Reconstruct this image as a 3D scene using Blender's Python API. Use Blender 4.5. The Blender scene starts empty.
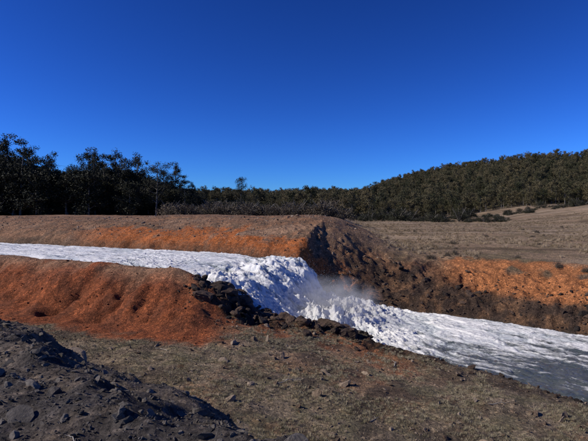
import bpy, math, random
import numpy as np
from mathutils import Vector
rng=np.random.default_rng(7); random.seed(7)
scene=bpy.context.scene
# ---------------------------------------------------------------- noise
_P=rng.permutation(4096); _G=rng.uniform(0,2*np.pi,4096)
def perlin(x,y,seed=0):
    xi=np.floor(x).astype(np.int64); yi=np.floor(y).astype(np.int64)
    xf=x-xi; yf=y-yi
    u=xf*xf*xf*(xf*(xf*6-15)+10); v=yf*yf*yf*(yf*(yf*6-15)+10)
    def g(ix,iy,dx,dy):
        h=_P[(_P[(ix+seed*131)&4095]+iy)&4095]; a=_G[h]
        return np.cos(a)*dx+np.sin(a)*dy
    a=g(xi,yi,xf,yf); b=g(xi+1,yi,xf-1,yf); c=g(xi,yi+1,xf,yf-1); d=g(xi+1,yi+1,xf-1,yf-1)
    return ((a*(1-u)+b*u)*(1-v)+(c*(1-u)+d*u)*v)*1.5
def fbm(x,y,oct=4,seed=0,gain=.5):
    s=0;a=1;f=1
    for i in range(oct):
        s=s+a*perlin(x*f+17.3*i,y*f-9.1*i,seed+i); a*=gain; f*=2.03
    return s
def ridged(x,y,oct=4,seed=0):
    s=0;a=.6;f=1
    for i in range(oct):
        s=s+a*(1-2*np.abs(perlin(x*f+5.3*i,y*f+3.7*i,seed+i))); a*=.5; f*=2.1
    return s
def sst(e0,e1,x):
    t=np.clip((x-e0)/(e1-e0),0,1); return t*t*(3-2*t)
def lerp(a,b,t): return a+(b-a)*t
# ---------------------------------------------------------------- river definition
CP=np.array([ # far x,y,z  near x,y,z
[-70,58,-2.5,-64,47,-2.5],
[-40,45.5,-2.55,-34,35.5,-2.55],
[-24.7,38.7,-2.6,-19,28.7,-2.6],
[-14.4,34.2,-2.6,-11,24.5,-2.6],
[-6.1,30,-2.60,-6.9,22.1,-2.68],
[-3.0,28,-2.60,-5.1,21.2,-2.85],
[-0.6,26.7,-2.70,-3.5,20.6,-3.25],
[0.9,25.9,-3.00,-2.0,20.3,-4.45],
[2.1,25.6,-4.95,0.2,20.0,-5.30],
[5.9,26,-5.5,3.3,18.9,-5.5],
[10.5,23.7,-5.6,5.45,16.3,-5.6],
[13.3,21,-5.62,8.7,13.4,-5.62],
[19,16,-5.65,13.5,8.5,-5.65],
[30,6,-5.7,24,-1,-5.7],
[60,-20,-5.7,50,-30,-5.7]],float)
def catmull(P,n):
    k=len(P); Pp=np.vstack([2*P[0]-P[1],P,2*P[-1]-P[-2]])
    u=np.linspace(0,k-1-1e-6,n); i=u.astype(int); t=(u-i)[:,None]
    p0,p1,p2,p3=Pp[i],Pp[i+1],Pp[i+2],Pp[i+3]
    return .5*((2*p1)+(-p0+p2)*t+(2*p0-5*p1+4*p2-p3)*t*t+(-p0+3*p1-3*p2+p3)*t**3)
dense=catmull(CP,6000)
cen=(dense[:,:2]+dense[:,3:5])/2
arc=np.concatenate([[0],np.cumsum(np.hypot(*np.diff(cen,axis=0).T))])
NS=3000
sa=np.linspace(0,arc[-1],NS)
R=np.stack([np.interp(sa,arc,dense[:,k]) for k in range(6)],1)
C=(R[:,:2]+R[:,3:5])/2
Nv=R[:,:2]-R[:,3:5]
Tt=np.gradient(C,axis=0); Tt/=np.linalg.norm(Tt,axis=1)[:,None]
Nn=np.stack([-Tt[:,1],Tt[:,0]],1)      # left of flow = far side
HW=np.abs((Nv*Nn).sum(1))/2
def river(x,y):
    """returns side(+far), distance outside edge (neg inside), water z, arc s"""
    x=x.ravel(); y=y.ravel(); n=len(x); out=np.empty((4,n))
    ci=np.arange(0,NS,20)
    for a in range(0,n,40000):
        X=x[a:a+40000]; Y=y[a:a+40000]
        D=(X[:,None]-C[ci,0])**2+(Y[:,None]-C[ci,1])**2
        b=ci[D.argmin(1)]
        idx=np.clip(b[:,None]+np.arange(-20,21),0,NS-1)
        D=(X[:,None]-C[idx,0])**2+(Y[:,None]-C[idx,1])**2
        j=idx[np.arange(len(X)),D.argmin(1)]
        dx=X-C[j,0]; dy=Y-C[j,1]
        lat=dx*Nn[j,0]+dy*Nn[j,1]; full=np.hypot(dx,dy)
        side=np.sign(lat); dist=full-HW[j]
        t=np.clip(lat/np.maximum(HW[j],.1),-1,1)*.5+.5
        zw=R[j,5]*(1-t)+R[j,2]*t
        al=dx*Tt[j,0]+dy*Tt[j,1]
        out[:,a:a+40000]=[side,dist,zw,sa[j]+np.clip(al,-.1,.1)]
    return out
GS=river(np.array([-9.9,-7.3,-12.9,-16.2]),np.array([20.2,19.4,21.8,23.5]))[3]  # erosion gullies of the near mound
GA=[.85,.72,.28,.50]; GW=[.55,.42,.40,.6]
# ---------------------------------------------------------------- terrain height
def ridge_h(x):
    return np.interp(x,[-600,-270,-120,-22,51,100,142,200,268,400,900],[14,14,10,7.5,10.5,19,29,37,43,52,60])
def terrain(x,y,fine=True):
    shp=x.shape; x=x.ravel(); y=y.ravel()
    side,d,zw,s=river(x,y)
    far=side>0
    d=d+0.35*fbm(x*.45,y*.45,3,3)*sst(-1.5,0,d)
    # far side
    xx=x-.1*(y-30)
    m=1-sst(0.5,9.5,xx+.6*fbm(x*.3,y*.3,2,5))
    left_top=-0.42-0.006*np.maximum(0,-x-6)+.20*fbm(x*.12,y*.12,3,11)-.5*sst(14,60,d)
    plain=-3.0+.10*fbm(x*.06,y*.06,3,12)
    plain=plain+6.0*sst(45,115,x)*sst(60,150,y)+.8*fbm(x*.015,y*.015,2,14)*sst(60,150,y)+.18*fbm(x*.10,y*.3,3,15)*sst(34,60,y)
    top=lerp(plain,left_top,m)
    pl=np.interp(d,[0,.5,1.6,4.2,7.5],[0,.25,.50,.80,1]); pr=np.interp(d,[0,.8,3,6.3],[0,.2,.62,1])
    wl=1-sst(-4,4,x)
    zf=zw-.12+(top-zw+.12)*lerp(pr,pl,wl)
    # near side
    g=-4.30-.085*np.maximum(0,x+2)-.02*np.maximum(0,y-10)*sst(-6,4,x)+.10*fbm(x*.25,y*.25,3,20)
    g=np.maximum(g,-5.5)
    mt=lerp(-2.42+.14*fbm(x*.3,y*.3,2,22),g,sst(-5.0,-1.5,x+.25*fbm(x*.8,y*.8,2,25)))
    slope=sst(.6,4.9,d+.40*fbm(x*.4,y*.4,2,23))
    mz=lerp(mt,g,slope)
    gul=0
    sw=s+.40*fbm(x*.5,y*.5,3,8)
    for q,a_,w_ in zip(GS,GA,GW): gul=gul+a_*np.exp(-(np.abs(sw-q)/(w_*(.45+.22*np.clip(d,0,8))))**1.3)
    face=sst(.04,.40,slope)*(1-sst(.80,1.0,slope))*(1-sst(-4.5,-2.5,x))
    mz=mz-.85*gul*face+.20*face*fbm(x*.9,y*.9,4,32)
    # embankment below camera
    e=(x+1.60)*.649+(y-4.52)*.761
    e=e+.30*fbm(x*.7,y*.7,3,40)
    et=-1.70+.06*fbm(x*.9,y*.9,3,41)
    emb=lerp(et,g,sst(-.5,3.9,e))
    bl=sst(6.5,8.0,d)
    Hn=lerp(mz,np.maximum(emb,g),bl)
    pn=np.interp(d,[0,.4,1.2],[0,.5,1])
    zn=zw-.12+(Hn-zw+.12)*pn
    z=np.where(far,zf,zn)
    z=np.where(d<0,zw-.12-.9*sst(0,-1.5,d),z)
    z=z+(ridge_h(x)+2)*sst(185,430,y+25*fbm(x*.008,y*.008,2,50))*(1+.10*fbm(x*.01,y*.01,3,51))
    rough=far*sst(-.2,.5,d)*(1-sst(3.5,6.5,d))*sst(-1.5,2.5,x)+(~far)*sst(-.2,.3,d)*(1-sst(1.4,3.4,d))*sst(-4.2,-2.6,x)*(1-.8*sst(2.5,5,x))
    nearf=1-sst(60,120,np.hypot(x,y))
    onland=sst(-.2,.3,d)
    if fine:
        z=z+rough*.30*ridged(x*.9,y*.9,4,60)-rough*.12
        z=z+nearf*onland*(.04*fbm(x*1.7,y*1.7,4,61)+.02*ridged(x*5,y*5,2,62))
        em=(~far)*(1-sst(-.2,3,e))*bl
        z=z+em*(.05*np.maximum(0,ridged(x*1.6,y*1.6,3,63)-.3)+.02*fbm(x*7,y*7,3,64))
        edg=em*np.exp(-((e+.25)/.45)**2)
        z=z+edg*.14*np.maximum(0,fbm(x*1.5,y*1.5,3,66)+.15)
    info=dict(far=far,d=d,s=s,m=m,e=e,rough=rough,bl=bl,slope=slope,zw=zw,gul=gul,face=face)
    return z.reshape(shp),info
def H(x,y): return terrain(np.asarray(x,float),np.asarray(y,float))[0]
# ---------------------------------------------------------------- terrain mesh
def axis(segs):
    out=[segs[0][0]]
    for a,b,st0,st1 in segs:
        v=a
        while v<b-1e-6:
            f=(v-a)/(b-a); v+=st0*(st1/st0)**f; out.append(min(v,b))
    return np.array(out)
posx=axis([(0,14,.085,.085),(14,32,.09,.2),(32,130,.25,3),(130,1500,4,90)])
negx=-axis([(0,9,.07,.09),(9,26,.10,.14),(26,110,.16,3),(110,1500,4,90)])[::-1]
xs=np.concatenate([negx[:-1],posx])
ys=np.concatenate([-axis([(0,30,.3,6),(30,300,8,60)])[::-1][:-1],axis([(0,2,.15,.05),(2,9,.045,.06),(9,40,.08,.13),(40,130,.16,1.6),(130,480,1.8,6),(480,2500,8,180)])])
X,Y=np.meshgrid(xs,ys)
Z,I=terrain(X,Y)
print('terrain verts',X.size)
def grid_mesh(name,X,Y,Z):
    ny,nx=X.shape
    me=bpy.data.meshes.new(name)
    co=np.stack([X,Y,Z],-1).reshape(-1,3).astype(np.float32)
    a=(np.arange(ny-1)[:,None]*nx+np.arange(nx-1)).ravel()
    f=np.stack([a,a+1,a+nx+1,a+nx],1).astype(np.int32)
    me.vertices.add(len(co)); me.vertices.foreach_set('co',co.ravel())
    me.loops.add(f.size); me.loops.foreach_set('vertex_index',f.ravel())
    me.polygons.add(len(f)); me.polygons.foreach_set('loop_start',np.arange(0,f.size,4,dtype=np.int32))
    me.update(calc_edges=True); me.validate()
    me.polygons.foreach_set('use_smooth',np.ones(len(f),bool))
    return me
def add_col(me,name,rgb):
    at=me.color_attributes.new(name,'FLOAT_COLOR','POINT')
    c=np.ones((len(rgb),4),np.float32); c[:,:3]=rgb
    at.data.foreach_set('color',c.ravel())
x=X.ravel(); y=Y.ravel(); far=I['far']; d=I['d']; s=I['s']; e=I['e']
def mixc(a,b,t): t=np.clip(t,0,1)[:,None]; return a*(1-t)+np.asarray(b)*t
n1=fbm(x*.25,y*.25,4,70); n2=fbm(x*1.1,y*1.1,4,71); n3=fbm(x*.05,y*.05,4,72); n4=fbm(x*4,y*4,3,73)
col=np.tile([.285,.200,.125],(len(x),1))
col=mixc(col,[.175,.135,.076],sst(-.1,.5,n1)*.8)
col=mixc(col,[.40,.30,.20],sst(.0,.5,n3)*.7)
col=mixc(col,[.12,.085,.050],sst(.0,.4,fbm(x*.035,y*.16,5,74))*.75*(y>36))
col=mixc(col,[.34,.26,.18],sst(.1,.35,fbm(x*.02,y*.22,4,75))*.6*(y>60))
# far mound
mm=far*I['m']*(1-sst(30,60,d))
mc=mixc(np.tile([.285,.158,.090],(len(x),1)),[.165,.108,.070],sst(-.2,.5,n2)*.8)
mc=mixc(mc,[.35,.225,.145],sst(.1,.6,n1)*.5)
orange=sst(.2,-.3,(d-2.6)/2.2+.7*n1+.4*n2)*sst(-19,-13,x)*(1-.5*sst(.0,.5,n4+.5*n2))
mc=mixc(mc,[.43,.135,.040],orange)
mc=mixc(mc,[.10,.07,.045],sst(.9,.2,d)*.6)
col=mixc(col,mc,mm)
# dark rocky bank on the far side of plunge pool
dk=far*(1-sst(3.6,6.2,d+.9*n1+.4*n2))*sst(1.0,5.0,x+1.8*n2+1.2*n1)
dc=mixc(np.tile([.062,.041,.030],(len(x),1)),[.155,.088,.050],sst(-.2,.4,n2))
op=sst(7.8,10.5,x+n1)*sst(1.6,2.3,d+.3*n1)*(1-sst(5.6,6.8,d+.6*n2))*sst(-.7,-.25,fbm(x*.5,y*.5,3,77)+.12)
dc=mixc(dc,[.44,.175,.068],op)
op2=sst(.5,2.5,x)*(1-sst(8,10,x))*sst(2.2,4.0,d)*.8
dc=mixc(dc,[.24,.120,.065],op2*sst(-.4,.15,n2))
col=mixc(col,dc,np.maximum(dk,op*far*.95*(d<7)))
# near side
nc=mixc(np.tile([.275,.212,.142],(len(x),1)),[.165,.145,.082],sst(-.2,.35,n2+.3*n1)*.7)
nc=mixc(nc,[.28,.155,.090],sst(.05,.55,n1+.3*n4)*.6)
nc=mixc(nc,[.105,.080,.058],sst(.0,.45,fbm(x*.7,y*.7,5,79))*.75)
nc=mixc(nc,[.34,.125,.052],(1-sst(2,4.5,d+1.5*n2))*sst(-4,-2,x)*(1-sst(2.5,5,x))*.85)
nmd=(1-sst(4.9,5.9,d+.6*n2))*(1-sst(-3.2,-1.4,x))
rc=mixc(np.tile([.285,.088,.035],(len(x),1)),[.165,.060,.030],sst(-.2,.5,n2)*.7)
rc=mixc(rc,[.13,.050,.030],np.clip(I['gul']*I['face']*1.3,0,1)*.35)  # gully grooves tinted darker: their shading put into the soil colour
rc=mixc(rc,[.31,.195,.120],sst(-.2,.35,n1+.3+.3*n2)*(1-sst(1.1,2.5,d))*.8)
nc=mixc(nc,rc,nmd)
rim=(1-sst(1.3,3.0,d+.8*n2))*sst(-3.9,-2.6,x)*(1-.6*sst(3,6,x))
nc=mixc(nc,mixc(np.tile([.040,.028,.021],(len(x),1)),[.09,.05,.03],sst(0,.5,n4)),rim)
em=(1-sst(.4,2.8,e+.6*n1))*I['bl']
nc=mixc(nc,mixc(np.tile([.098,.084,.074],(len(x),1)),[.17,.135,.105],sst(-.2,.5,n2)),em)
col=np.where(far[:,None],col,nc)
col=mixc(col,[.05,.045,.035],sst(.25,-.1,d)*.8)
col=mixc(col,[.05,.045,.025],sst(170,215,y)*sst(60,20,x)+sst(195,230,y))
me=grid_mesh('terrain',X,Y,Z)
add_col(me,'soil',col)
ter=bpy.data.objects.new('ground_terrain',me); scene.collection.objects.link(ter)
# ---------------------------------------------------------------- material helpers
def newmat(name):
    m=bpy.data.materials.new(name); m.use_nodes=True; nt=m.node_tree
    b=nt.nodes['Principled BSDF']; return m,nt,b
def N(nt,t,**k):
    n=nt.nodes.new(t)
    for a,v in k.items(): setattr(n,a,v)
    return n
def mixnode(nt,kind,a,b,fac):
    n=nt.nodes.new('ShaderNodeMix'); n.data_type='RGBA'; n.blend_type=kind
    for sock,v in ((n.inputs[0],fac),(n.inputs[6],a),(n.inputs[7],b)):
        if hasattr(v,'is_output'): nt.links.new(v,sock)
        else: sock.default_value=v
    return n.outputs[2]
def ramp(nt,src,stops):
    r=nt.nodes.new('ShaderNodeValToRGB'); el=r.color_ramp.elements
    while len(el)<len(stops): el.new(.5)
    for q,(p,c) in zip(el,stops): q.position=p; q.color=c if len(c)==4 else (*c,1)
    nt.links.new(src,r.inputs[0]); return r.outputs[0]
def noise(nt,co,scale,detail=4,rough=.6,dist=0):
    n=nt.nodes.new('ShaderNodeTexNoise'); n.inputs['Scale'].default_value=scale; n.inputs['Detail'].default_value=detail
    n.inputs['Roughness'].default_value=rough; n.inputs['Distortion'].default_value=dist
    nt.links.new(co,n.inputs['Vector']); return n.outputs['Fac']
def vor(nt,co,scale,out='Distance',feat='F1'):
    n=nt.nodes.new('ShaderNodeTexVoronoi'); n.feature=feat; n.inputs['Scale'].default_value=scale
    nt.links.new(co,n.inputs['Vector']); return n.outputs[out]
def bump(nt,h,strength,distance,normal=None):
    b=nt.nodes.new('ShaderNodeBump'); b.inputs['Strength'].default_value=strength; b.inputs['Distance'].default_value=distance
    nt.links.new(h,b.inputs['Height'])
    if normal: nt.links.new(normal,b.inputs['Normal'])
    return b.outputs['Normal']
# terrain material
m,nt,b=newmat('soil_and_gravel')
co=nt.nodes.new('ShaderNodeTexCoord').outputs['Object']
at=N(nt,'ShaderNodeVertexColor',layer_name='soil').outputs['Color']
f1=ramp(nt,noise(nt,co,5,6,.7),[(.3,(.55,.55,.55)),(.7,(1.4,1.4,1.4))])
c1=mixnode(nt,'MULTIPLY',at,f1,1.0)
f0_=ramp(nt,noise(nt,co,.6,8,.75),[(.3,(.68,.68,.68)),(.7,(1.3,1.3,1.3))])
c1=mixnode(nt,'MULTIPLY',c1,f0_,1.0)
vc=vor(nt,co,16,'Color')
sep=nt.nodes.new('ShaderNodeSeparateColor'); nt.links.new(vc,sep.inputs[0])
f2=ramp(nt,sep.outputs[0],[(0,(.55,.55,.57)),(.75,(1.0,1.0,1.0)),(1,(1.9,1.8,1.7))])
c2=mixnode(nt,'MULTIPLY',c1,f2,.75)
f3=ramp(nt,noise(nt,co,38,3,.7),[(.35,(.6,.6,.6)),(.65,(1.35,1.35,1.35))])
c3=mixnode(nt,'MULTIPLY',c2,f3,.8)
nt.links.new(c3,b.inputs['Base Color']); b.inputs['Roughness'].default_value=.95; b.inputs['Specular IOR Level'].default_value=.15
bn=bump(nt,noise(nt,co,1.5,8,.75),.6,.25)
bn=bump(nt,noise(nt,co,9,7,.72),.9,.09,bn)
bn=bump(nt,vor(nt,co,18),.7,.03,bn)
nt.links.new(bn,b.inputs['Normal'])
me.materials.append(m)
# ---------------------------------------------------------------- water
sv=np.concatenate([np.arange(30,62,.22),np.arange(62,118,.042),np.arange(118,190,.35)])
sv=sv[sv<sa[-1]]
Rw=np.stack([np.interp(sv,sa,R[:,k]) for k in range(6)],1)
tv=np.linspace(-.08,1.08,230)
cx=(Rw[:,0]+Rw[:,3])/2
S2,T2=np.meshgrid(sv,tv,indexing='ij')
WX=Rw[:,3:4]*(1-T2)+Rw[:,0:1]*T2; WY=Rw[:,4:5]*(1-T2)+Rw[:,1:2]*T2
tc=np.clip(T2,0,1); WZ=Rw[:,5:6]*(1-tc)+Rw[:,2:3]*tc
width=np.hypot(Rw[:,0]-Rw[:,3],Rw[:,1]-Rw[:,4])[:,None]
L=T2*width
CX=np.broadcast_to(cx[:,None],S2.shape)
fall=sst(-5,-2,CX)*(1-sst(3.5,7,CX))
up=1-sst(-6,-3,CX); low=sst(3,7,CX)
chute=sst(-4.5,-2.5,CX)*(1-sst(.8,2.4,CX))
wx=.6*fbm(S2*.5,L*.7,3,90); wl_=.45*fbm(S2*.5,L*.7,3,91)
big=fbm(S2*.40+wx,L*.6+wl_,3,92)
med=ridged(S2*.7+wx*1.5,L*2.1+wl_*2.5,4,94)
strk=fbm(S2*.38+wx*.7,L*3.0+wl_*1.2,5,98,.66)
strk2=ridged(S2*.32+wx*.7,L*1.7+wl_*1.4,5,112)
fin=fbm(S2*3.0+wx*2,L*5+wl_*3,5,97,.70); fin2=ridged(S2*1.8+wx*2,L*3.4+wl_*2,4,99)
amp=.12*up+.28*fall+.12*low*(1-.45*sst(9,16,CX))
rough_mix=.50*big+.36*(med-.4)+.25*fin+.20*(fin2-.4)
chute_mix=.30*big+.42*strk+.42*(strk2-.4)+.25*fin+.16*(fin2-.4)
shape=lerp(rough_mix,chute_mix,chute)
disp=amp*shape
edge=np.minimum(sst(-.08,.05,T2),sst(1.08,.95,T2))
boil=np.exp(-((CX-2.3)/1.5)**2)*.38*edge
led=chute*edge*.18*np.sin(S2*2.1+2.8*fbm(S2*.3,L*.8,3,105)+L*.5)
WZ=WZ+.02+disp*edge+boil*(.5+.9*big+.40*fin+.20*fin2)+led-(1-edge)*.35
hor=.065*fall*fbm(S2*2.2,L*2.2,5,101,.6)
WX=WX+hor; WY=WY+.065*fall*fbm(S2*2.2,L*2.2,5,103,.6)
wm=grid_mesh('river_water',WX,WY,WZ)
streak=fbm(S2*.22+wx*1.2,L*1.3+wl_*1.5,5,110,.6)
foam=np.clip(.90*up+.95*np.maximum(fall,1-np.clip(up+low,0,1))+low*(.93-.78*sst(6.5,13,CX+.55*(.5-T2)*11)),0,1.0)
av=np.stack([foam.ravel(),np.clip(shape.ravel()*.6+.5,0,1),streak.ravel()*.5+.5],1)
add_col(wm,'wat',av)
uvl=wm.uv_layers.new(name='flow')
li=np.empty(len(wm.loops),np.int32); wm.loops.foreach_get('vertex_index',li)
uv=np.stack([S2.ravel(),L.ravel()],1)[li].astype(np.float32); uvl.data.foreach_set('uv',uv.ravel())
m,nt,b=newmat('white_water')
uvn=N(nt,'ShaderNodeUVMap',uv_map='flow').outputs[0]
mp=nt.nodes.new('ShaderNodeMapping'); mp.inputs['Scale'].default_value=(.30,1.2,1); nt.links.new(uvn,mp.inputs[0]); fl=mp.outputs[0]
vcn=N(nt,'ShaderNodeVertexColor',layer_name='wat').outputs['Color']
sp=nt.nodes.new('ShaderNodeSeparateColor'); nt.links.new(vcn,sp.inputs[0])
def mth(op,a,b_=None,cl=False):
    n=nt.nodes.new('ShaderNodeMath'); n.operation=op; n.use_clamp=cl
    for i,v in enumerate((a,b_)):
        if v is None: continue
        if hasattr(v,'is_output'): nt.links.new(v,n.inputs[i])
        else: n.inputs[i].default_value=v
    return n.outputs[0]
na=noise(nt,fl,1.6,10,.72,1.8); nb=noise(nt,fl,5.5,9,.78,1.0)
q=mth('ADD',mth('MULTIPLY',na,2.5),mth('MULTIPLY',nb,1.6))
q=mth('ADD',q,mth('MULTIPLY',sp.outputs[2],1.0))
q=mth('ADD',q,mth('MULTIPLY',sp.outputs[1],.6))
q=mth('SUBTRACT',q,3.25)
q=mth('ADD',q,mth('MULTIPLY',sp.outputs[0],1.25))
ff=mth('MULTIPLY',q,1.6,True)
deep=ramp(nt,noise(nt,uvn,.8,4,.6),[(.3,(.055,.072,.075)),(.7,(.125,.130,.118))])
ws=ramp(nt,mth('ADD',mth('MULTIPLY',sp.outputs[1],.50),mth('MULTIPLY',nb,.55)),[(.36,(.36,.41,.43)),(.48,(.66,.69,.69)),(.60,(.87,.86,.83))])
cc=mixnode(nt,'MIX',deep,ws,ff)
nt.links.new(cc,b.inputs['Base Color'])
rr=ramp(nt,ff,[(0,(.06,.06,.06)),(1,(.32,.32,.32))]); nt.links.new(rr,b.inputs['Roughness'])
bn=bump(nt,noise(nt,fl,6,8,.76,1.0),.9,.09)
bn=bump(nt,noise(nt,uvn,20,4,.7),.5,.03,bn)
nt.links.new(bn,b.inputs['Normal'])
wm.materials.append(m)
wat=bpy.data.objects.new('river_water',wm); scene.collection.objects.link(wat)
# ---------------------------------------------------------------- generic mesh build
def mesh_from(name,v,f,mats,mi=None,smooth=False):
    me=bpy.data.meshes.new(name); me.from_pydata([tuple(p) for p in v],[],f)
    for q in mats: me.materials.append(q)
    if mi is not None: me.polygons.foreach_set('material_index',np.array(mi,np.int32))
    if smooth: me.polygons.foreach_set('use_smooth',np.ones(len(f),bool))
    me.update(); return me
def scatter(name,pts,scl,rot,idx,src):
    """one object instancing a library collection on its vertices"""
    me=bpy.data.meshes.new(name); me.vertices.add(len(pts)); me.vertices.foreach_set('co',np.asarray(pts,np.float32).ravel())
    a=me.attributes.new('scl','FLOAT_VECTOR','POINT'); a.data.foreach_set('vector',np.asarray(scl,np.float32).ravel())
    a=me.attributes.new('rot','FLOAT_VECTOR','POINT'); a.data.foreach_set('vector',np.asarray(rot,np.float32).ravel())
    a=me.attributes.new('idx','INT','POINT'); a.data.foreach_set('value',np.asarray(idx,np.int32))
    ob=bpy.data.objects.new(name,me); scene.collection.objects.link(ob)
    ng=bpy.data.node_groups.new(name+'_gn','GeometryNodeTree')
    ng.interface.new_socket('Geometry',in_out='INPUT',socket_type='NodeSocketGeometry')
    ng.interface.new_socket('Geometry',in_out='OUTPUT',socket_type='NodeSocketGeometry')
    gi=ng.nodes.new('NodeGroupInput'); go=ng.nodes.new('NodeGroupOutput')
    ip=ng.nodes.new('GeometryNodeInstanceOnPoints'); ci=ng.nodes.new('GeometryNodeCollectionInfo')
    ci.inputs['Collection'].default_value=src; ci.inputs['Separate Children'].default_value=True; ci.inputs['Reset Children'].default_value=True
    ip.inputs['Pick Instance'].default_value=True
    def na_(n,t):
        q=ng.nodes.new('GeometryNodeInputNamedAttribute'); q.data_type=t; q.inputs['Name'].default_value=n
        return [o for o in q.outputs if o.enabled and o.name=='Attribute'][0]
    ng.links.new(gi.outputs[0],ip.inputs['Points']); ng.links.new(ci.outputs[0],ip.inputs['Instance'])
    ng.links.new(na_('idx','INT'),ip.inputs['Instance Index'])
    ng.links.new(na_('rot','FLOAT_VECTOR'),ip.inputs['Rotation']); ng.links.new(na_('scl','FLOAT_VECTOR'),ip.inputs['Scale'])
    ng.links.new(ip.outputs[0],go.inputs[0])
    md=ob.modifiers.new('scatter','NODES'); md.node_group=ng
    return ob
def lib(name,meshes):
    c=bpy.data.collections.new(name)
    for i,q in enumerate(meshes): c.objects.link(bpy.data.objects.new('%s_%02d'%(name,i),q))
    return c
# ---------------------------------------------------------------- rocks
def ico(sub):
    import bmesh
    bm=bmesh.new(); bmesh.ops.create_icosphere(bm,subdivisions=sub,radius=1)
    v=np.array([q.co[:] for q in bm.verts]); f=[[w.index for w in p.verts] for p in bm.faces]; bm.free(); return v,f
def rockmat(name,c0,c1):
    m,nt,b=newmat(name); co=nt.nodes.new('ShaderNodeTexCoord').outputs['Object']
    oi=nt.nodes.new('ShaderNodeObjectInfo').outputs['Random']
    base=ramp(nt,oi,[(0,c0),(1,c1)])
    f=ramp(nt,noise(nt,co,2.5,6,.7),[(.3,(.6,.6,.6)),(.7,(1.35,1.35,1.35))])
    nt.links.new(mixnode(nt,'MULTIPLY',base,f,1.),b.inputs['Base Color']); b.inputs['Roughness'].default_value=.9
    b.inputs['Specular IOR Level'].default_value=.25
    nt.links.new(bump(nt,noise(nt,co,5,6,.7),.7,.15),b.inputs['Normal']); return m
def rocks(name,mat,n,sub):
    out=[]; v0,f=ico(sub)
    for i in range(n):
        v=v0.copy()
        for k in range(11):
            nr=rng.normal(size=3); nr/=np.linalg.norm(nr); h=rng.uniform(.35,.8)
            dd=v@nr; ex_=np.maximum(0,dd-h); v=v-ex_[:,None]*nr
        v*=rng.uniform(.6,1.2,3)*np.array([1.15,1,.7]); v+=rng.normal(scale=.03,size=v.shape)
        out.append(mesh_from('%s_mesh%d'%(name,i),v,f,[mat],smooth=False))
    return lib(name+'_lib',out)
rk_grey=rocks('grey_rock',rockmat('grey_rock',(.070,.061,.055),(.26,.225,.19)),7,2)
rk_dark=rocks('dark_rock',rockmat('dark_rock',(.026,.021,.018),(.115,.074,.052)),7,3)
rk_brown=rocks('brown_rock',rockmat('brown_rock',(.11,.070,.046),(.40,.31,.23)),7,2)
rk_orange=rocks('orange_clod',rockmat('orange_clod',(.15,.05,.022),(.31,.13,.06)),7,2)
def sc_rocks(name,x,y,size,src,n=7,sink=.25):
    z=H(x,y); k=len(x)
    scl=size[:,None]*rng.uniform(.7,1.25,(k,3))
    pts=np.stack([x,y,z+size*(.35-sink)],1)
    return scatter(name,pts,scl,rng.uniform(0,6.28,(k,3))*np.array([.12,.12,1]),rng.integers(0,n,k),src)
def psize(k,lo,hi,p=2.5):
    return (lo**(-p)+rng.uniform(0,1,k)*(hi**(-p)-lo**(-p)))**(-1/p)
k=80000; gx=rng.uniform(-12,3.5,k); gy=rng.uniform(1.2,12,k)
_,J=terrain(gx,gy,False); keep=(J['e']<1.8)&(J['e']>-6)&(rng.uniform(size=k)<1.1-.10*np.maximum(0,gy-5)); gx,gy=gx[keep],gy[keep]
sc_rocks('embankment_gravel',gx,gy,psize(len(gx),.008,.07,2.5),rk_grey)
k=130; u=rng.uniform(-2,7,k); eo=rng.normal(-.2,.4,k)
gx=-1.60-.761*u+.649*eo; gy=4.52+.649*u+.761*eo
sc_rocks('loose_grey_stones',gx,gy,psize(k,.04,.14,2.2),rk_grey,sink=.3)
k=40000; gx=rng.uniform(-13,14,k); gy=rng.uniform(5.5,21,k)
_,J=terrain(gx,gy,False); keep=(~J['far'])&(J['d']>.2)&(J['e']>1.5)&(rng.uniform(size=k)<.3+.75*sst(-.2,.4,fbm(gx*.5,gy*.5,3,120)))&~((J['d']<5.8)&(gx<-3)); gx,gy=gx[keep],gy[keep]
sc_rocks('foreground_stones',gx,gy,psize(len(gx),.014,.20,2.2),rk_brown)
def rim_pts(n,xa,xb,sd,o0):
    ok=R[:,3]<12; ii=np.clip(np.interp(rng.uniform(xa,xb,n),R[:,3][ok],np.arange(NS)[ok]),0,NS-1).astype(int)
    off=np.abs(rng.normal(0,sd,n))+o0
    return R[ii,3]-Nn[ii,0]*off,R[ii,4]-Nn[ii,1]*off
gx,gy=rim_pts(1900,-3.9,3.4,1.2,-.25); sc_rocks('river_edge_rocks',gx,gy,psize(1900,.03,.26,1.9),rk_dark)
gx,gy=rim_pts(500,3.2,9,.8,-.15); sc_rocks('river_edge_stones',gx,gy,psize(500,.03,.16,2.2),rk_dark)
gx,gy=rim_pts(130,-3.5,2.6,1.2,-.60); sc_rocks('cascade_boulders',gx,gy,psize(130,.24,.80,2.1),rk_dark,sink=.30)
k=12000; gx=rng.uniform(-1.5,30,k); gy=rng.uniform(12,34,k)
_,J=terrain(gx,gy,False); keep=J['far']&(J['d']>-.2)&(J['d']<6)&(rng.uniform(size=k)<(1.0-.24*J['d'])*sst(-1.5,3,gx)+.05); gx,gy=gx[keep],gy[keep]
sc_rocks('far_bank_rocks',gx,gy,psize(len(gx),.04,.40,2.1),rk_dark)
k=16000; gx=rng.uniform(-32,8,k); gy=rng.uniform(26,48,k)
_,J=terrain(gx,gy,False); keep=J['far']&(J['d']>1.2)&(J['d']<14)&(J['m']>.2); gx,gy=gx[keep],gy[keep]
sc_rocks('mound_stones',gx,gy,psize(len(gx),.025,.18,2.5),rk_brown)
k=3200; gx=rng.uniform(-18,-1,k); gy=rng.uniform(15,32,k)
_,J=terrain(gx,gy,False); keep=(~J['far'])&(J['d']>.3)&(J['d']<6.5); gx,gy=gx[keep],gy[keep]
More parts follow.
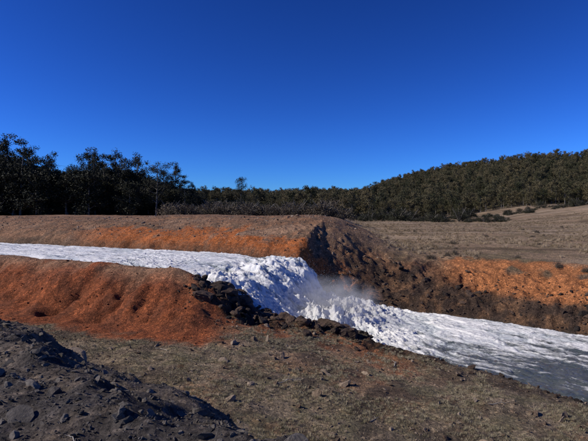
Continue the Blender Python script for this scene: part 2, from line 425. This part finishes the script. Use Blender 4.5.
sc_rocks('orange_clods',gx,gy,psize(len(gx),.02,.11,2.6),rk_orange)
# ---------------------------------------------------------------- grass
def grassmat(name,c0,c1):
    m,nt,b=newmat(name); oi=nt.nodes.new('ShaderNodeObjectInfo').outputs['Random']
    nt.links.new(ramp(nt,oi,[(0,c0),(1,c1)]),b.inputs['Base Color']); b.inputs['Roughness'].default_value=.8
    b.inputs['Specular IOR Level'].default_value=.2; return m
def tufts(name,mat,n,blades,spread,w):
    out=[]
    for i in range(n):
        v=[];f=[]
        for k in range(blades):
            a=rng.uniform(0,6.28); r=spread*rng.uniform(0,1)**.6; bx,by=r*math.cos(a),r*math.sin(a)
            ln=rng.uniform(.5,1); le=rng.uniform(.15,.7)*ln; aa=a+rng.normal(0,.6); px,py=-math.sin(aa)*w,math.cos(aa)*w
            q=len(v)
            v+=[(bx-px,by-py,-.05),(bx+px,by+py,-.05),(bx+le*.4*math.cos(aa)+px*.7,by+le*.4*math.sin(aa)+py*.7,ln*.6),(bx+le*.4*math.cos(aa)-px*.7,by+le*.4*math.sin(aa)-py*.7,ln*.6),(bx+le*math.cos(aa),by+le*math.sin(aa),ln*.9)]
            f+=[(q,q+1,q+2,q+3),(q+3,q+2,q+4)]
        out.append(mesh_from('%s_mesh%d'%(name,i),v,f,[mat]))
    return lib(name+'_lib',out)
gm1=grassmat('short_grass',(.16,.145,.085),(.42,.36,.25)); gm2=grassmat('dry_tussock',(.18,.135,.08),(.44,.34,.23))
t1=tufts('short_grass',gm1,5,26,.8,.03); t2=tufts('dry_tussock',gm2,5,60,.45,.022)
def sc_grass(name,x,y,size,src,zs=1.):
    k=len(x); z=H(x,y); scl=size[:,None]*np.array([1,1,zs])*rng.uniform(.8,1.2,(k,3))
    r=np.zeros((k,3)); r[:,2]=rng.uniform(0,6.28,k)
    return scatter(name,np.stack([x,y,z],1),scl,r,rng.integers(0,5,k),src)
k=40000; gx=rng.uniform(-13,12,k); gy=rng.uniform(6,19,k)
_,J=terrain(gx,gy,False); nn=fbm(gx*.6,gy*.6,4,130)
keep=(~J['far'])&(J['d']>1.4)&(J['e']>2.4)&(nn>-.05)&~((J['d']<5.6)&(gx<-2.5)); gx,gy=gx[keep],gy[keep]
sc_grass('short_grass',gx,gy,rng.uniform(.03,.08,len(gx)),t1)
k=34000; gx=rng.uniform(-5,90,k); gy=rng.uniform(24,130,k)
_,J=terrain(gx,gy,False); nn=fbm(gx*.08,gy*.18,4,131)
keep=J['far']&(J['d']>6.0)&(J['m']<.35)&(nn+rng.normal(0,.15,k)>.05); gx,gy=gx[keep],gy[keep]
sc_grass('dry_tussock_grass',gx,gy,rng.uniform(.12,.36,len(gx)),t2)
# ---------------------------------------------------------------- trees
def leafmat(name,c0,c1):
    m,nt,b=newmat(name); co=nt.nodes.new('ShaderNodeTexCoord').outputs['Object']
    oi=nt.nodes.new('ShaderNodeObjectInfo').outputs['Random']
    base=ramp(nt,oi,[(0,c0),(1,c1)])
    f=ramp(nt,noise(nt,co,.9,4,.7),[(.3,(.5,.5,.5)),(.7,(1.5,1.5,1.4))])
    nt.links.new(mixnode(nt,'MULTIPLY',base,f,1.),b.inputs['Base Color']); b.inputs['Roughness'].default_value=.7
    b.inputs['Specular IOR Level'].default_value=.2; return m
lm=leafmat('eucalypt_leaves',(.014,.017,.009),(.038,.038,.021)); lmh=leafmat('hill_foliage',(.038,.041,.019),(.130,.105,.056)); sm=leafmat('scrub_leaves',(.060,.048,.034),(.12,.092,.066))
bm_,nt,b=newmat('eucalypt_bark'); co=nt.nodes.new('ShaderNodeTexCoord').outputs['Object']
nt.links.new(ramp(nt,noise(nt,co,3,5,.7),[(.3,(.05,.042,.035)),(.7,(.20,.18,.155))]),b.inputs['Base Color']); b.inputs['Roughness'].default_value=.85
def tube(v,f,mi,p,r,sides=6,m=0):
    base=len(v); n=len(p)
    for i in range(n):
        a=np.asarray(p[min(i+1,n-1)])-np.asarray(p[max(i-1,0)]); a=a/np.linalg.norm(a)
        u=np.cross(a,[.3,1,.2]); u/=np.linalg.norm(u); w=np.cross(a,u)
        for k in range(sides):
            t=2*math.pi*k/sides; v.append(tuple(np.asarray(p[i])+r[i]*(math.cos(t)*u+math.sin(t)*w)))
    for i in range(n-1):
        for k in range(sides):
            k2=(k+1)%sides; f.append((base+i*sides+k,base+i*sides+k2,base+(i+1)*sides+k2,base+(i+1)*sides+k)); mi.append(m)
def leaves(v,f,mi,c,rad,n,sz,m=1,fl=.75):
    p=rng.normal(size=(n,3)); p/=np.linalg.norm(p,axis=1)[:,None]; p*=(rng.uniform(0,1,(n,1))**.6*1.25)*rad*np.array([1,1,fl]); p+=c
    a=rng.normal(size=(n,3)); a/=np.linalg.norm(a,axis=1)[:,None]; bb=np.cross(a,rng.normal(size=(n,3))); bb/=np.linalg.norm(bb,axis=1)[:,None]
    ss=rng.uniform(.4,1,(n,1))*sz
    q=len(v)
    V=np.stack([p-a*ss,p+bb*ss*.4,p+a*ss,p-bb*ss*.4],1).reshape(-1,3)
    v.extend(map(tuple,V)); f.extend([(q+4*i,q+4*i+1,q+4*i+2,q+4*i+3) for i in range(n)]); mi.extend([m]*n)
def tree(name,h,crown_r,start,nl,nclump,nleaf,lsz,leafm,cr=(.14,.30)):
    v=[];f=[];mi=[]
    bx,by=rng.normal(0,.05*h,2); P=[]
    for i in range(7):
        t=i/6; P.append(np.array([bx*t*t+.015*h*math.sin(3*t+bx),by*t*t,h*.90*t-.3*(i==0)]))
    tube(v,f,mi,P,[.018*h*(1-.85*i/6)+.01 for i in range(7)])
    cl=[]
    for k in range(nl):
        t=start+(.96-start)*((k+rng.uniform(0,1))/nl); o=np.array([np.interp(t*6,range(7),[p[j] for p in P]) for j in range(3)])
        a=2.4*k+rng.uniform(-.6,.6); tt=(t-start)/(1-start); ln=crown_r*rng.uniform(.45,1.2)*(.75+.9*tt-1.25*tt*tt); el=rng.uniform(.25,1.05)
        dr=np.array([math.cos(a)*math.cos(el),math.sin(a)*math.cos(el),math.sin(el)])
        Q=[o,o+dr*ln*.5+[0,0,-.04*ln],o+dr*ln+[0,0,.10*ln]]
        r0=.007*h*(1.1-t*.7); tube(v,f,mi,Q,[r0,r0*.6,r0*.25],5)
        for w_ in (.45,.7,1.0): cl.append(Q[0]*(1-w_)+Q[2]*w_+rng.normal(0,.10*crown_r,3))
        for _ in range(2):
            e2=Q[1]+(rng.normal(size=3)*.45+dr*.4)*ln*.7; tube(v,f,mi,[Q[1],(Q[1]+e2)/2,e2],[r0*.5,r0*.3,r0*.12],4); cl.append(e2)
    cl.append(P[-1]); cl.append(P[-1]+np.array([.1,.1,.04*h]))
    idx=rng.permutation(len(cl))[:nclump]
    for j in idx:
        q=rng.uniform(*cr); leaves(v,f,mi,cl[j],crown_r*q,int(nleaf*(q/.22)**2*rng.uniform(.6,1.2)),lsz)
    return mesh_from(name,v,f,[bm_,leafm],mi)
big=[tree('eucalypt_mesh%d'%i,14,random.uniform(2.8,4.6),random.uniform(.2,.42),15,60,90,.21,lm,(.13,.28)) for i in range(8)]
hillm=[tree('hill_tree_mesh%d'%i,11,random.uniform(2.6,4.0),random.uniform(.1,.3),11,40,34,.36,lmh,(.18,.34)) for i in range(6)]
grovem=[tree('grove_tree_mesh%d'%i,11,random.uniform(3.4,4.6),.03,14,60,60,.32,lm,(.18,.34)) for i in range(5)]
def shrub(name,mt,n=26):
    v=[];f=[];mi=[]
    for k in range(9):
        a=k*.7+rng.uniform(-.3,.3); e_=np.array([math.cos(a)*.6,math.sin(a)*.6,rng.uniform(.5,1)]); tube(v,f,mi,[np.array([0,0,-.1]),e_*.5+[0,0,.1],e_],[.03,.02,.008],4)
    for k in range(n):
        p=rng.normal(size=3); p/=np.linalg.norm(p); p=np.abs(p)*np.sign([p[0],p[1],1])*rng.uniform(.3,.8); p[2]*=.9
        leaves(v,f,mi,p+[0,0,.12],.25,70,.06)
    return mesh_from(name,v,f,[bm_,mt],mi)
shr=[shrub('shrub_mesh%d'%i,sm) for i in range(4)]; shd=[shrub('dark_shrub_mesh%d'%i,lm) for i in range(4)]
L_hill=lib('hill_tree',hillm); L_grove=lib('grove_tree',grovem); L_shr=lib('shrub',shr); L_shd=lib('dark_shrub',shd)
def place(name,mesh,x,y,h,base=14.,sx=1.):
    ob=bpy.data.objects.new(name,mesh); scene.collection.objects.link(ob)
    ob.location=(x,y,float(H([x],[y])[0])-.1); s_=h/base; ob.scale=(s_*sx,s_*sx,s_); ob.rotation_euler=(0,0,rng.uniform(0,6.28)); return ob
F=461.
def colx(c,Y_): return (c-294)*Y_/F
tops=[(-40,138),(-22,143),(-6,136),(8,132),(20,137),(33,144),(46,147),(56,158),(66,165),(76,164),(86,149),(95,145),(106,153),(118,147),(128,151),(136,154),(146,167),(156,160),(166,168),(176,160),(186,174),(194,180),(203,186)]
for i,(c,r) in enumerate(tops):
    Yt=rng.uniform(84,100); zt=(212-r)/F*Yt
    gx_=colx(c,Yt); hz=float(H([gx_],[Yt])[0])
    place('eucalyptus_tree',big[i%8],gx_,Yt,(zt-hz)*1.0,sx=rng.uniform(.85,1.1))
place('eucalyptus_tree',big[2],colx(241,88),88,8.0,sx=.85)
place('eucalyptus_tree',big[5],colx(352,140),140,8.5,sx=.9)
place('eucalyptus_tree',big[1],colx(372,150),150,6.5,sx=1.)
k=900; gx=rng.uniform(-135,-8,k); gy=rng.uniform(82,175,k)
c_=gx/gy*F+294; top=np.interp(c_,[-100,0,60,90,130,190,215,300],[150,156,176,168,172,191,200,206])
hh=(212-top)/F*gy+1.0; keep=(c_<300)&(hh>2); gx,gy,hh=gx[keep],gy[keep],hh[keep]*rng.uniform(.6,1.05,keep.sum())
sc=(hh/11)[:,None]*np.ones(3); sc[:,:2]*=1.2; r=np.zeros((len(gx),3)); r[:,2]=rng.uniform(0,6.28,len(gx))
scatter('dark_woodland',np.stack([gx,gy,H(gx,gy)-.3],1),sc,r,rng.integers(0,5,len(gx)),L_grove)
k=13000; gx=rng.uniform(-330,480,k); gy=rng.uniform(160,470,k)
edge_=np.interp(gx,[-330,20,60,110,400],[165,165,185,200,235])+8*fbm(gx*.05,gy*.05,2,140)
keep=(gy>edge_)&(np.abs(gx/gy)<.9)&((gx>-20)|(gy>330)); gx,gy=gx[keep],gy[keep]
sc=rng.uniform(.38,1.0,(len(gx),1))*np.ones(3); sc[:,2]*=rng.uniform(.8,1.2,len(gx)); r=np.zeros((len(gx),3)); r[:,2]=rng.uniform(0,6.28,len(gx))
scatter('hill_forest',np.stack([gx,gy,H(gx,gy)-.6],1),sc,r,rng.integers(0,6,len(gx)),L_hill)
print('hill trees',len(gx))
def sc_shrub(name,x,y,s_,src):
    k=len(x); r=np.zeros((k,3)); r[:,2]=rng.uniform(0,6.28,k); sc=s_[:,None]*rng.uniform(.8,1.25,(k,3))
    scatter(name,np.stack([x,y,H(x,y)-.05],1),sc,r,rng.integers(0,4,k),src)
k=120; gy=rng.uniform(78,86,k); gx=colx(rng.uniform(160,345,k),gy); sc_shrub('grey_scrub',gx,gy,rng.uniform(.8,3.2,k),L_shr)
k=330; gy=rng.uniform(125,172,k); gx=colx(rng.uniform(330,600,k),gy); kp=((gx<62)|(gy>150))&(fbm(gx*.06,gy*.06,2,150)>-.2); sc_shrub('dark_scrub',gx[kp],gy[kp],psize(kp.sum(),.8,4.2,1.5),L_shd)
k=60; gx=rng.uniform(8,60,k); gy=rng.uniform(32,100,k); sc_shrub('heath_shrubs',gx,gy,rng.uniform(.15,.5,k),L_shr)
k=150; gx=rng.uniform(8,32,k); gy=rng.uniform(10,33,k); _,J=terrain(gx,gy,False); kp=J['far']&((J['d']>5.2)|(J['d']<2.2))&(J['d']>1)&(J['d']<8); sc_shrub('bank_shrubs',gx[kp],gy[kp],rng.uniform(.12,.42,kp.sum()),L_shr)
# ---------------------------------------------------------------- spray
v0,f0=ico(1); fm,nt,b=newmat('spray'); b.inputs['Base Color'].default_value=(.88,.89,.90,1); b.inputs['Roughness'].default_value=.4
L_sp=lib('spray_drop',[mesh_from('spray_mesh',v0,f0,[fm],smooth=True)])
k=110000; fi=rng.integers(0,WX.size,k*6); wgt=(fall*(.16+1.2*np.exp(-((CX-1.6)/1.9)**2))*np.clip(shape+.3,0,1)*.8+.04*up*np.clip(shape,0,1)).ravel()[fi]
sel=fi[rng.uniform(size=k*6)<wgt][:k]
gust=.05+.28*np.clip(np.exp(-((CX.ravel()[sel]-1.8)/1.8)**2)*(1+.9*fbm(WX.ravel()[sel]*1.5,WY.ravel()[sel]*1.5,2,160)),0,2)
px=WX.ravel()[sel]+rng.normal(0,.10,len(sel)); py=WY.ravel()[sel]+rng.normal(0,.10,len(sel)); pz=WZ.ravel()[sel]+np.abs(rng.exponential(1,len(sel)))*gust
ssz=psize(len(sel),.003,.013,2.8)[:,None]*np.ones(3)
scatter('water_spray',np.stack([px,py,pz],1),ssz,np.zeros((len(sel),3)),np.zeros(len(sel)),L_sp)
# fine mist hanging over the plunge
mm_=bpy.data.materials.new('mist'); mm_.use_nodes=True; nt=mm_.node_tree; nt.nodes.clear()
out=nt.nodes.new('ShaderNodeOutputMaterial'); vs=nt.nodes.new('ShaderNodeVolumeScatter'); vs.inputs['Color'].default_value=(.95,.96,.97,1)
co=nt.nodes.new('ShaderNodeTexCoord').outputs['Object']
ln=nt.nodes.new('ShaderNodeVectorMath'); ln.operation='LENGTH'; nt.links.new(co,ln.inputs[0])
fo=ramp(nt,ln.outputs['Value'],[(.25,(1,1,1)),(.98,(0,0,0))])
nz=ramp(nt,noise(nt,co,2.4,4,.6),[(.36,(0,0,0)),(.68,(1,1,1))])
def mth2(op,a,b_):
    n=nt.nodes.new('ShaderNodeMath'); n.operation=op
    for i,v in enumerate((a,b_)):
        if hasattr(v,'is_output'): nt.links.new(v,n.inputs[i])
        else: n.inputs[i].default_value=v
    return n.outputs[0]
nt.links.new(mth2('MULTIPLY',mth2('MULTIPLY',fo,nz),.70),vs.inputs['Density']); nt.links.new(vs.outputs[0],out.inputs['Volume'])
v1,f1_=ico(3); mist=bpy.data.objects.new('spray_mist',mesh_from('spray_mist',v1,f1_,[mm_],smooth=True)); scene.collection.objects.link(mist)
mist.location=(1.9,23.0,-4.35); mist.scale=(2.7,3.0,1.25)
# ---------------------------------------------------------------- sticks
wdm,nt,b=newmat('dead_wood'); co=nt.nodes.new('ShaderNodeTexCoord').outputs['Object']
nt.links.new(ramp(nt,noise(nt,co,6,4,.6),[(.3,(.16,.13,.10)),(.7,(.42,.38,.32))]),b.inputs['Base Color']); b.inputs['Roughness'].default_value=.8
def stick(x0,y0,ln,ang,r0):
    v=[];f=[];mi=[]; P=[]
    for i in range(6):
        t=i/5-.5; px_=x0+ln*t*math.cos(ang)+rng.normal(0,.02*ln); py_=y0+ln*t*math.sin(ang)+rng.normal(0,.02*ln)
        P.append(np.array([px_,py_,float(H([px_],[py_])[0])+r0*1.2+abs(rng.normal(0,.02*ln))]))
    tube(v,f,mi,P,[r0*(1-.12*i) for i in range(6)],6)
    q=P[3]+np.array([math.cos(ang+.9),math.sin(ang+.9),.25])*ln*.25; tube(v,f,mi,[P[3],(P[3]+q)/2,q],[r0*.5,r0*.4,r0*.2],5)
    ob=bpy.data.objects.new('dead_branch',mesh_from('dead_branch',v,f,[wdm],mi,True)); scene.collection.objects.link(ob)
for a in [(-.2,12.0,.8,.5,.018),(-.05,12.1,.5,-.3,.014),(3.2,14.5,.7,1.2,.02),(-1.6,3.3,.25,2.2,.006),(-2.6,4.6,.3,.4,.007),(1.8,10.2,.4,.9,.01),(-4.2,14.5,.6,2.6,.015),(5.2,11.6,.6,.2,.015)]: stick(*a)
# ---------------------------------------------------------------- light
az=math.radians(-99); el=math.radians(34)
sd=Vector((math.sin(az)*math.cos(el),math.cos(az)*math.cos(el),math.sin(el)))
sun=bpy.data.lights.new('sun','SUN'); sun.energy=4.7; sun.angle=math.radians(.5); sun.color=(1,.93,.83)
so=bpy.data.objects.new('sun',sun); so.rotation_euler=sd.to_track_quat('Z','Y').to_euler(); so.location=(-50,0,60); scene.collection.objects.link(so)
w=bpy.data.worlds.new('World'); scene.world=w; w.use_nodes=True; nt=w.node_tree; bg=nt.nodes['Background']
sky=nt.nodes.new('ShaderNodeTexSky'); sky.sky_type='NISHITA'; sky.sun_disc=False; sky.sun_elevation=el; sky.sun_rotation=az%(2*math.pi)
sky.altitude=1200; sky.air_density=1.0; sky.dust_density=.1; sky.ozone_density=3.0
c0=mixnode(nt,'MULTIPLY',sky.outputs[0],(.045,.072,.10,1),1.0)
gm=nt.nodes.new('ShaderNodeGamma'); gm.inputs[1].default_value=1.6; nt.links.new(c0,gm.inputs[0])
vm=nt.nodes.new('ShaderNodeVectorMath'); vm.operation='MULTIPLY'; vm.inputs[1].default_value=(13,14,17.5); nt.links.new(gm.outputs[0],vm.inputs[0])
nt.links.new(vm.outputs[0],bg.inputs[0]); bg.inputs[1].default_value=.10
scene.view_settings.view_transform='Standard'; scene.view_settings.look='None'; scene.view_settings.exposure=0
cam=bpy.data.cameras.new('camera'); co_=bpy.data.objects.new('camera',cam); scene.collection.objects.link(co_); scene.camera=co_
cam.sensor_width=36; cam.lens=36*461/588; cam.clip_end=6000; cam.clip_start=.05
co_.location=(0,0,0); co_.rotation_euler=(math.radians(90-1.05),0,0)
